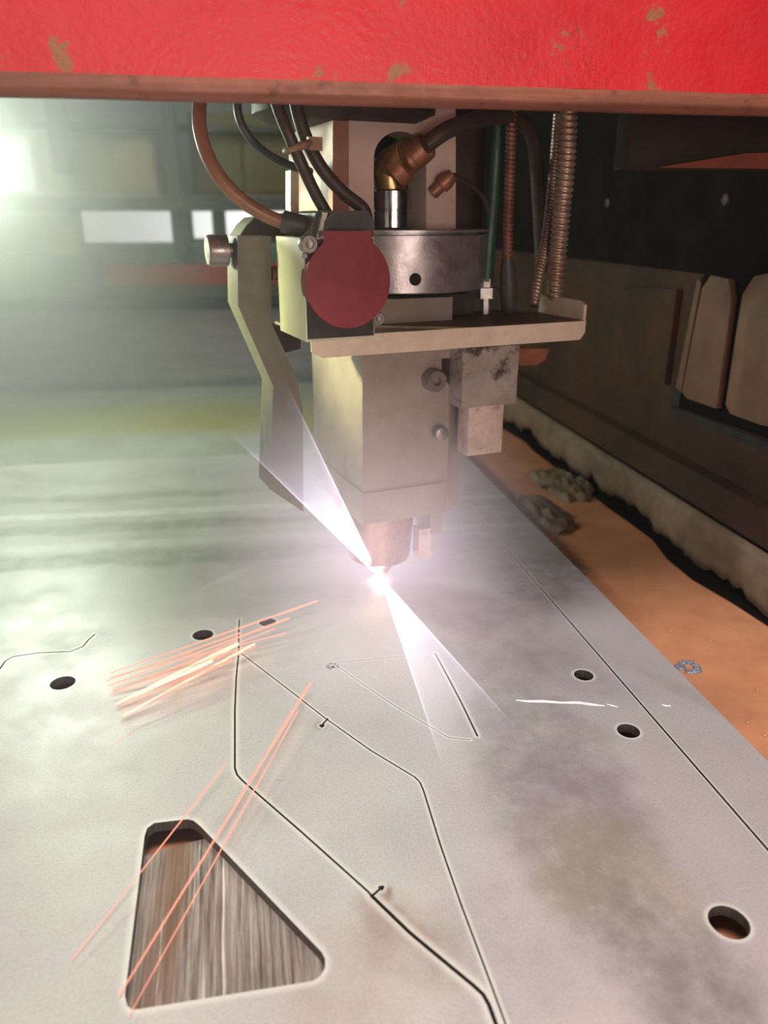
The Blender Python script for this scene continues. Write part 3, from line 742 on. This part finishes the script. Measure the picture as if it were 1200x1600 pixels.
# sensor box with red cap
vb = -.125
bx = hbox(473, 372, 585, 528, vb, .055, 'sensor_box', 'box', head, .0010)
hbox(476, 374, 584, 524, vb - .001, .002, 'front_plate', 'boxface', bx, .0004)
capc = hp(545, 441, vb - .006)
rc = abs(hp(611, 441, vb - .006).x - hp(479, 441, vb - .006).x) / 2
def redcap():
    bm = bmesh.new(); n = 64; ring = []
    for k in range(n):
        a = 2 * math.pi * k / n; x, z = math.cos(a) * rc, math.sin(a) * rc
        # flat shoulders on top, where the cap runs up square below the connector
        ring.append((x, z))
    pts = []
    sh = rc * .60; topz = rc * 1.07
    for (x, z) in ring:
        if z > rc * .72: continue
        pts.append((x, z))
    # order: start right below shoulder, go clockwise round the bottom to the left shoulder
    pts.sort(key=lambda p: (math.atan2(p[1], p[0]) - math.pi / 2) % (2 * math.pi))
    poly = pts + [(sh * 1.0, rc * .80), (sh * .93, rc * .86), (sh * .93, topz), (-sh * .93, topz), (-sh * .93, rc * .86), (-sh * 1.0, rc * .80)]
    out = [Vector((capc.x + x, capc.y, capc.z + z)) for x, z in poly]
    add_prism(bm, out, (0, .009, 0))
    return finish(bm, 'red_cap', 'redcap', bx, 30, .0016, 3)
tag(redcap(), 'round dull red cap with square shoulders')
def screw(p, r, parent, name='socket_screw', mat='steel'):
    s_ = lathe([(r, 0), (r, r * .8), (r * .86, r), (r * .5, r), (r * .5, r * .55), (1e-4, r * .5)], p, (0, -1, 0), name, mat, parent, 24)
    return s_
screw(hp(479.5, 381, vb - .002), .0052, bx)
screw(hp(474 + 1, 400, vb - .001), .0016, bx)
screw(hp(588, 497, vb - .001), .0040, bx)
# connector block on top of the box
cb = hprism([(494, 371), (498, 340), (506, 329), (574, 329), (585, 345), (583, 371)], vb + .006, .040, 'connector_block', 'blackplastic', head, .0015)
hprism([(488, 368), (493, 333), (499, 329), (503, 333), (497, 368)], vb + .010, .034, 'connector_rib', 'blackplastic', cb, .0008)
hprism([(504, 372), (508, 345), (516, 334), (522, 334), (512, 372)], vb + .002, .006, 'connector_rib', 'blackplastic', cb, .0006)
hprism([(497, 371), (503, 371), (512, 332), (506, 332)], vb + .003, .004, 'connector_rib', 'box', cb, .0004)
# tray: floor sheet, front lip, right flange
vt = -.095
tl, tr = hp(487, 527, vt), hp(912, 500, vt)
zt = (tl.z + tr.z) / 2
tray = prism([Vector((tl.x, vt, zt)), Vector((tr.x, vt, zt)), Vector((tr.x, vt + .085, zt)), Vector((tl.x, vt + .085, zt))], (0, 0, -.0025), 'tray', 'traytop', head, .0005)
lipd = tl.z - hp(490, 560, vt).z
prism([Vector((tl.x - .001, vt, zt)), Vector((tr.x, vt, zt)), Vector((tr.x, vt, zt - lipd * .62)), Vector((tr.x - .004, vt, zt - lipd)), Vector((tl.x + .006, vt, zt - lipd)), Vector((tl.x - .001, vt, zt - lipd * .7))], (0, -.0028, 0), 'front_lip', 'tray', tray, .0008)
fz = hp(916, 471, vt).z - zt
prism([Vector((tr.x, vt + .001, zt - .002)), Vector((tr.x, vt + .001, zt + fz * .8)), Vector((tr.x, vt + .006, zt + fz)), Vector((tr.x, vt + .058, zt + fz)), Vector((tr.x, vt + .058, zt - .002))], (.0025, 0, 0), 'side_flange', 'tray', tray, .0006)
# height sensor block under the tray
hs = hbox(724, 545, 806, 630, -.075, .030, 'height_sensor', 'slagblock', head, .0012)
hbox(733, 630, 783, 706, -.070, .016, 'plunger', 'plunger', hs, .0015)
hbox(660, 548, 712, 575, -.05, .03, 'sensor_mount', 'darksteel', head, .001)
ks = lathe([(.0085, 0), (.0085, .008), (.0075, .010), (.0035, .010), (.003, .006)], hp(674, 592, -.055), (0, -1, 0), 'clamp_screw', 'steel', head, 28)
hprism([(690, 560), (724, 560), (724, 625), (700, 600), (690, 585)], -.055, .03, 'sensor_arm', 'darksteel', head, .001)
# orange clip behind the tray
hprism([(806, 545), (858, 545), (852, 562), (838, 571), (812, 571), (806, 560)], -.03, .02, 'orange_clip', 'orangeclip', head, .003)

# ------------------------------------------------------------------ hoses and conduits (world frame)
def hw(x, y, v): return HL @ hp(x, y, v)
def hose(pxs, rpx, name, mat, label, cat='hose', seg=16, group=None):
    pts = [hw(*p) for p in pxs]
    d = (pts[len(pts) // 2] - CAM).dot(FWD); r = rpx / FPX * d
    o = tube(pts, r, name, mat, None, seg, 10); tag(o, label, cat, group); return o
hose([(318, 60, -.05), (312, 155, -.06), (313, 205, -.07), (330, 255, -.08), (362, 299, -.085), (405, 331, -.088), (450, 350, -.09), (492, 357, -.095)], 11, 'rubber_hose', 'tanhose', 'thick tan rubber hose curving down left of the cutting head')
lathe([(.0066, 0), (.0066, .02), (.0052, .022)], hw(442, 346, -.088), hw(480, 356, -.094) - hw(442, 346, -.088), 'sleeve', 'blackplastic', bpy.data.objects['rubber_hose'], 20)
hose([(405, 60, -.0), (378, 130, -.02), (371, 165, -.02), (378, 195, -.02), (396, 222, -.02), (425, 245, -.015), (462, 262, -.01), (485, 268, 0)], 6.5, 'air_hose', 'bluehose', 'thin blue grey hose looping behind the tan hose')
hose([(405, 60, -.10), (432, 160, -.10), (452, 212, -.103), (475, 265, -.105), (494, 305, -.108), (512, 336, -.11)], 9.5, 'sensor_cable', 'blackrubber', 'dark brown cable, left one of the tied pair running into the connector', 'cable')
hose([(445, 60, -.092), (462, 160, -.092), (478, 215, -.094), (502, 262, -.097), (535, 300, -.10), (566, 325, -.10), (574, 345, -.102)], 10.5, 'power_cable', 'blackrubber', 'dark brown cable, right one of the tied pair, bending onto the connector', 'cable')
# cable tie
tie = empty('cable_tie', hw(473, 230, -.10), PHI); tag(tie, 'pale cable tie binding the two dark cables', 'cable tie')
TI = tie.matrix_basis.inverted()
TI = (Matrix.Translation(hw(473, 230, -.10)) @ Matrix.Rotation(PHI, 4, 'Z')).inverted()
lp_ = []
ca, cb2 = hp(448, 236, -.10), hp(486, 222, -.094)
for k in range(25):
    a = 2 * math.pi * k / 24; f = (math.cos(a) + 1) / 2
    c_ = ca.lerp(cb2, f); lp_.append(Vector((c_.x, c_.y + .0095 * math.sin(a), c_.z)) + Vector((0, 0, 0)))
bm = bmesh.new(); add_tube(bm, [TI @ (HL @ p) for p in lp_], lambda f, a, i: .0022 * (1.0 if abs(math.cos(a)) > .5 else .8), 8); finish(bm, 'strap', 'ziptie', tie, 60)
a_, b_ = TI @ hw(484, 226, -.103), TI @ hw(500, 218, -.103)
bm = bmesh.new(); add_box(bm, (-.0012 + a_.x, a_.y - .002, a_.z - .003), (a_.x + .007, a_.y + .002, a_.z + .004)); finish(bm, 'lock_head', 'ziptie', tie, 40, .0006)
# black arc hose at the top right of the column
hose([(664, 228, -.058), (700, 203, -.06), (745, 187, -.055), (790, 183, -.045), (822, 196, -.035), (836, 232, -.02), (842, 320, .03), (846, 420, .08)], 12, 'coolant_hose', 'blackrubber', 'black hose arching from the copper ferrule over to the right')
hose([(708, 274, -.045), (735, 290, -.04), (757, 312, -.035), (765, 345, -.03)], 4, 'thin_hose', 'blackrubber', 'very thin black hose from the small copper fitting')
# green hose with fitting
hose([(782, 60, -.03), (778, 180, -.03), (771, 300, -.03), (764, 380, -.03), (760, 440, -.03)], 11, 'green_hose', 'greenhose', 'dark green upright hose ending in a nut on the tray')
g = bpy.data.objects['green_hose']
gb = hw(759, 482, -.03); gt = hw(760, 436, -.03)
Lg = (gt - gb).length
lathe([(.0035, -.006), (.0035, Lg * .35), (.009, Lg * .37), (.009, Lg * .72), (.0055, Lg * .74), (.0055, Lg)], gb, gt - gb, 'hose_nut', 'steel', g, 6)
# corrugated conduits
def conduit(pxs, rpx, pitch, depth, name, mat, label, seg=14, helix=True, taper=None):
    pts = [hw(*p) for p in pxs]; base = spline(pts, 14); q = resample(base, pitch / 6)
    d = (pts[len(pts) // 2] - CAM).dot(FWD); r = rpx / FPX * d
    def rad(f, a, i):
        ph = 2 * math.pi * i / 6 + (a if helix else 0); s_ = math.sin(ph)
        return r * (1 + depth * (min(.55, s_) if s_ > -0.5 else s_ * 1.6))
    bm = bmesh.new(); add_tube(bm, q, rad, seg); o = finish(bm, name, mat, None, 75); return tag(o, label, 'conduit')
conduit([(890, 60, -.06), (888, 178, -.06), (885, 250, -.06), (877, 340, -.058), (870, 420, -.055), (867, 466, -.052)], 14.0, .0042, .10, 'flexible_conduit', 'conduit', 'thick flexible metal conduit running down to the tray flange')
conduit([(872, 180, .0), (862, 300, -.02), (852, 380, -.04), (842, 432, -.055), (834, 478, -.062)], 7.5, .0028, .10, 'thin_conduit', 'conduit', 'thin metal conduit leaning behind the thick one')
conduit([(800, 60, -.045), (799, 180, -.045), (797, 260, -.045), (794, 350, -.045), (793, 410, -.045)], 8.5, .0030, .12, 'armoured_cable', 'conduitred', 'reddish armoured cable ending in a black plug')
g = bpy.data.objects['armoured_cable']
pb_ = hw(795, 482, -.045); pt_ = hw(793, 404, -.045); Lp = (pt_ - pb_).length
lathe([(.0030, -.004), (.0060, .001), (.0065, Lp * .4), (.0060, Lp * .8), (.0046, Lp * .9), (.0046, Lp)], pb_, pt_ - pb_, 'plug', 'blackplastic', g, 20)

# ------------------------------------------------------------------ the cut: sparks, with glow and lens flare modelled as emissive volumes
sp = empty('cutting_spark', SPARK); tag(sp, 'white-hot glowing cutting point under the nozzle', 'spark')
bm = bmesh.new(); bmesh.ops.create_icosphere(bm, subdivisions=3, radius=1, matrix=Matrix.Diagonal((.0048, .0045, .0075, 1))); finish(bm, 'molten_point', 'plasma', sp, 60)
def vol_mat(name, col, strength, mode='radial', power=2.0, scale=(1, 1, 1)):
    t = NT(name); t.t.nodes.remove(t.b)
    e = t.n('ShaderNodeEmission'); e.inputs[0].default_value = col
    ln = t.n('ShaderNodeVectorMath', operation='LENGTH'); t.l(t.co, ln.inputs[0])
    if mode == 'radial':
        f = t.rng(ln.outputs['Value'], 0, 1, 1, 0); f = t.mul(f, power, 'POWER')
    elif mode == 'flare_cone':                       # fades with distance from the cutting point
        f = t.rng(ln.outputs['Value'], 0.0, scale, 1, 0); f = t.mul(f, power, 'POWER')
    t.l(t.mul(f, strength), e.inputs[1])
    t.l(e.outputs[0], t.out.inputs['Volume']); return t.m
def glow(name, r, col, strength, power, loc, par=None):
    bm = bmesh.new(); bmesh.ops.create_icosphere(bm, subdivisions=3, radius=1)
    o = finish(bm, name, vol_mat(name, col, strength, 'radial', power), None, 60); o.location = loc; o.scale = (r, r, r); return o
o = glow('spark_halo_ball', .18, (0.94, 0.74, 0.92, 1), 6.5, 2.8, SPARK + Vector((0, 0, .014))); tag(o, 'violet white halo of light round the cutting point, modelled as a glowing ball', 'vapour', kind='stuff')

o = glow('orange_reflection_ball', .030, (1.0, 0.55, 0.28, 1), 9, 1.6, on_z(591, 958, .004)); tag(o, 'orange reflection on the sheet just before the cutting point, modelled as a glowing ball', 'vapour', kind='stuff')

o = glow('light_veil_ball', .13, (1.0, 0.82, 0.86, 1), 2.7, 1.2, SPARK + Vector((-.03, -.13, .085))); tag(o, 'faint pinkish veil of light before the lower part of the head, modelled as a glowing ball', 'smoke', kind='stuff')

def streak(a, b, r0, name, mat, label, group, za, zb, heat0=1.0, heat1=0.0, sag=.0):
    p0, p1 = on_z(*a, za), on_z(*b, zb)
    n = 14; pts = [p0.lerp(p1, k / n) + Vector((0, 0, sag * math.sin(math.pi * k / n))) for k in range(n + 1)]
    bm = bmesh.new(); lay = bm.verts.layers.float.new('heat')
    rings = add_tube(bm, pts, lambda f, a_, i: r0 * (.8 + .2 * min(1, f * 8)) * (1 - .6 * f), 6)
    for i, rg in enumerate(rings):
        h = heat0 + (heat1 - heat0) * i / n
        for v in rg: v[lay] = h
    o = finish(bm, name, mat, None, 60); return tag(o, label, 'spark', group)
M['spark'] = spark_mat('orange_spark', (1.0, 0.48, 0.22, 1), (1.0, 0.36, 0.24, 1), 1.5, .75)
M['sparkhot'] = spark_mat('white_spark', (1.0, 0.85, 0.62, 1), (1.0, 0.60, 0.40, 1), 3.6, 1.2)
BUN = [((496, 939), (172, 1052), .0011, 'spark'), ((452, 966), (168, 1072), .0012, 'spark'), ((375, 989), (166, 1064), .0010, 'spark'),
       ((372, 1006), (188, 1096), .0019, 'sparkhot'), ((398, 1006), (192, 1118), .0011, 'sparkhot'), ((332, 1032), (182, 1100), .0016, 'sparkhot'),
       ((372, 1000), (170, 1086), .0007, 'spark'), ((360, 1012), (180, 1104), .0006, 'spark'), ((430, 982), (176, 1082), .0005, 'spark'),
       ((340, 1040), (196, 1122), .0006, 'spark'), ((300, 1018), (172, 1060), .0006, 'spark'), ((210, 1144), (172, 1168), .0004, 'spark')]
LBS = {0: 'uppermost and longest orange spark streak of the bundle flying left', 1: 'pale orange spark streak second from the top of the left bundle',
       2: 'salmon spark streak starting at the cut line, between the two upper ones', 3: 'thickest white-hot spark streak in the middle of the left bundle',
       4: 'yellow-white spark streak along the lower side of the left bundle', 5: 'short thick white-hot spark streak just under the thickest one', 11: 'tiny lone spark streak just below the left bundle'}
for k in range(14):
    f = random.random(); g0 = random.uniform(0, .35); a = (400 + 60 * (1 - f) , 985 + 30 * f); b = (168 + 22 * f, 1056 + 62 * f)
    BUN.append(((a[0] + (b[0] - a[0]) * g0, a[1] + (b[1] - a[1]) * g0), b, random.uniform(.0003, .0007), 'spark'))
for i, (a, b, r, m) in enumerate(BUN):
    streak(a, b, r * .85, 'spark_streak', M[m], LBS.get(i, 'faint fine spark streak inside the bundle flying left from the cut'), 'sparks in the left bundle', .012, .006)
for a, b, r, lab in (((485, 1067), (186, 1556), .0012, 'long orange spark streak crossing the cut-out from the part above'),
                     ((466, 1110), (200, 1590), .0007, 'fainter long spark streak just right of the brightest one over the cut-out'),
                     ((355, 1191), (112, 1500), .0007, 'thin red orange spark streak over the top left of the cut-out')):
    streak(a, b, r * .85, 'long_spark', M['spark'], lab, None, .010, .002)

def flare_cone(name, apex, tip, half, label, strength, wall=.0006, col=(0.88, 0.76, 1.0, 1), power=1.4, fill=.10):
    """V-shaped lens flare at the cutting point modelled as a hollow cone with an emissive wall"""
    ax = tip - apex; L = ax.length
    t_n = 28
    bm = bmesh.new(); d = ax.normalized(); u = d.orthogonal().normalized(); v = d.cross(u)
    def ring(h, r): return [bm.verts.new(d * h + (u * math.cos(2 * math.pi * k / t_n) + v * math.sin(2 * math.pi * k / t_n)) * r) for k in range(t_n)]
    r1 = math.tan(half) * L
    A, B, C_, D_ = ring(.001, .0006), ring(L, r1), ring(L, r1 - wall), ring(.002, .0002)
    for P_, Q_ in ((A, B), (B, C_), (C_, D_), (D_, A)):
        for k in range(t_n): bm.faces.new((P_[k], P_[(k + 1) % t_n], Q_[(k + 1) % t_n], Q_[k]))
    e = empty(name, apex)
    finish(bm, 'outer_shell', vol_mat('flare_shell', col, strength, 'flare_cone', power, L), e, 60)
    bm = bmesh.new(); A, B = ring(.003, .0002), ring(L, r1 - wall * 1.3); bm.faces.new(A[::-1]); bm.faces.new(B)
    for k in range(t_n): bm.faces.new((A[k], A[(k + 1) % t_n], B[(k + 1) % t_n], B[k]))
    finish(bm, 'inner_glow', vol_mat('flare_core', (0.88, 0.84, 1.0, 1), strength * fill, 'flare_cone', power * 1.5, L), e, 60)
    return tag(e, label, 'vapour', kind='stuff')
flare_cone('flare_streak', SPARK, hw(388, 618, -.14), R(4.6), 'pale violet lens flare up and left of the cut, modelled as a glowing cone', 400, power=1.6)
flare_cone('flare_streak', SPARK + Vector((0, 0, .002)), on_z(762, 1190, .035), R(4.6), 'pale violet lens flare low over the near sheet, modelled as a glowing cone', 200, power=1.3)

# ------------------------------------------------------------------ haze in the hall
bm = bmesh.new(); add_box(bm, (-3.1, -.6, .0005), (1.2, 3.55, 1.6))
t = NT('thin_cutting_smoke'); t.t.nodes.remove(t.b)
vs_ = t.n('ShaderNodeVolumeScatter'); vs_.inputs['Color'].default_value = (.97, 1, .98, 1); vs_.inputs['Density'].default_value = .40; vs_.inputs['Anisotropy'].default_value = .15
sx_ = t.n('ShaderNodeSeparateXYZ'); t.l(t.co, sx_.inputs[0])
t.l(t.rng(sx_.outputs[0], -.50, .08, .80, .008, True), vs_.inputs['Density'])      # denser at left to whiten that side, thin at right to keep it dark
t.l(vs_.outputs[0], t.out.inputs['Volume'])
tag(finish(bm, 'haze', t.m), 'thin cutting smoke hanging over the whole bed', 'smoke', kind='stuff')
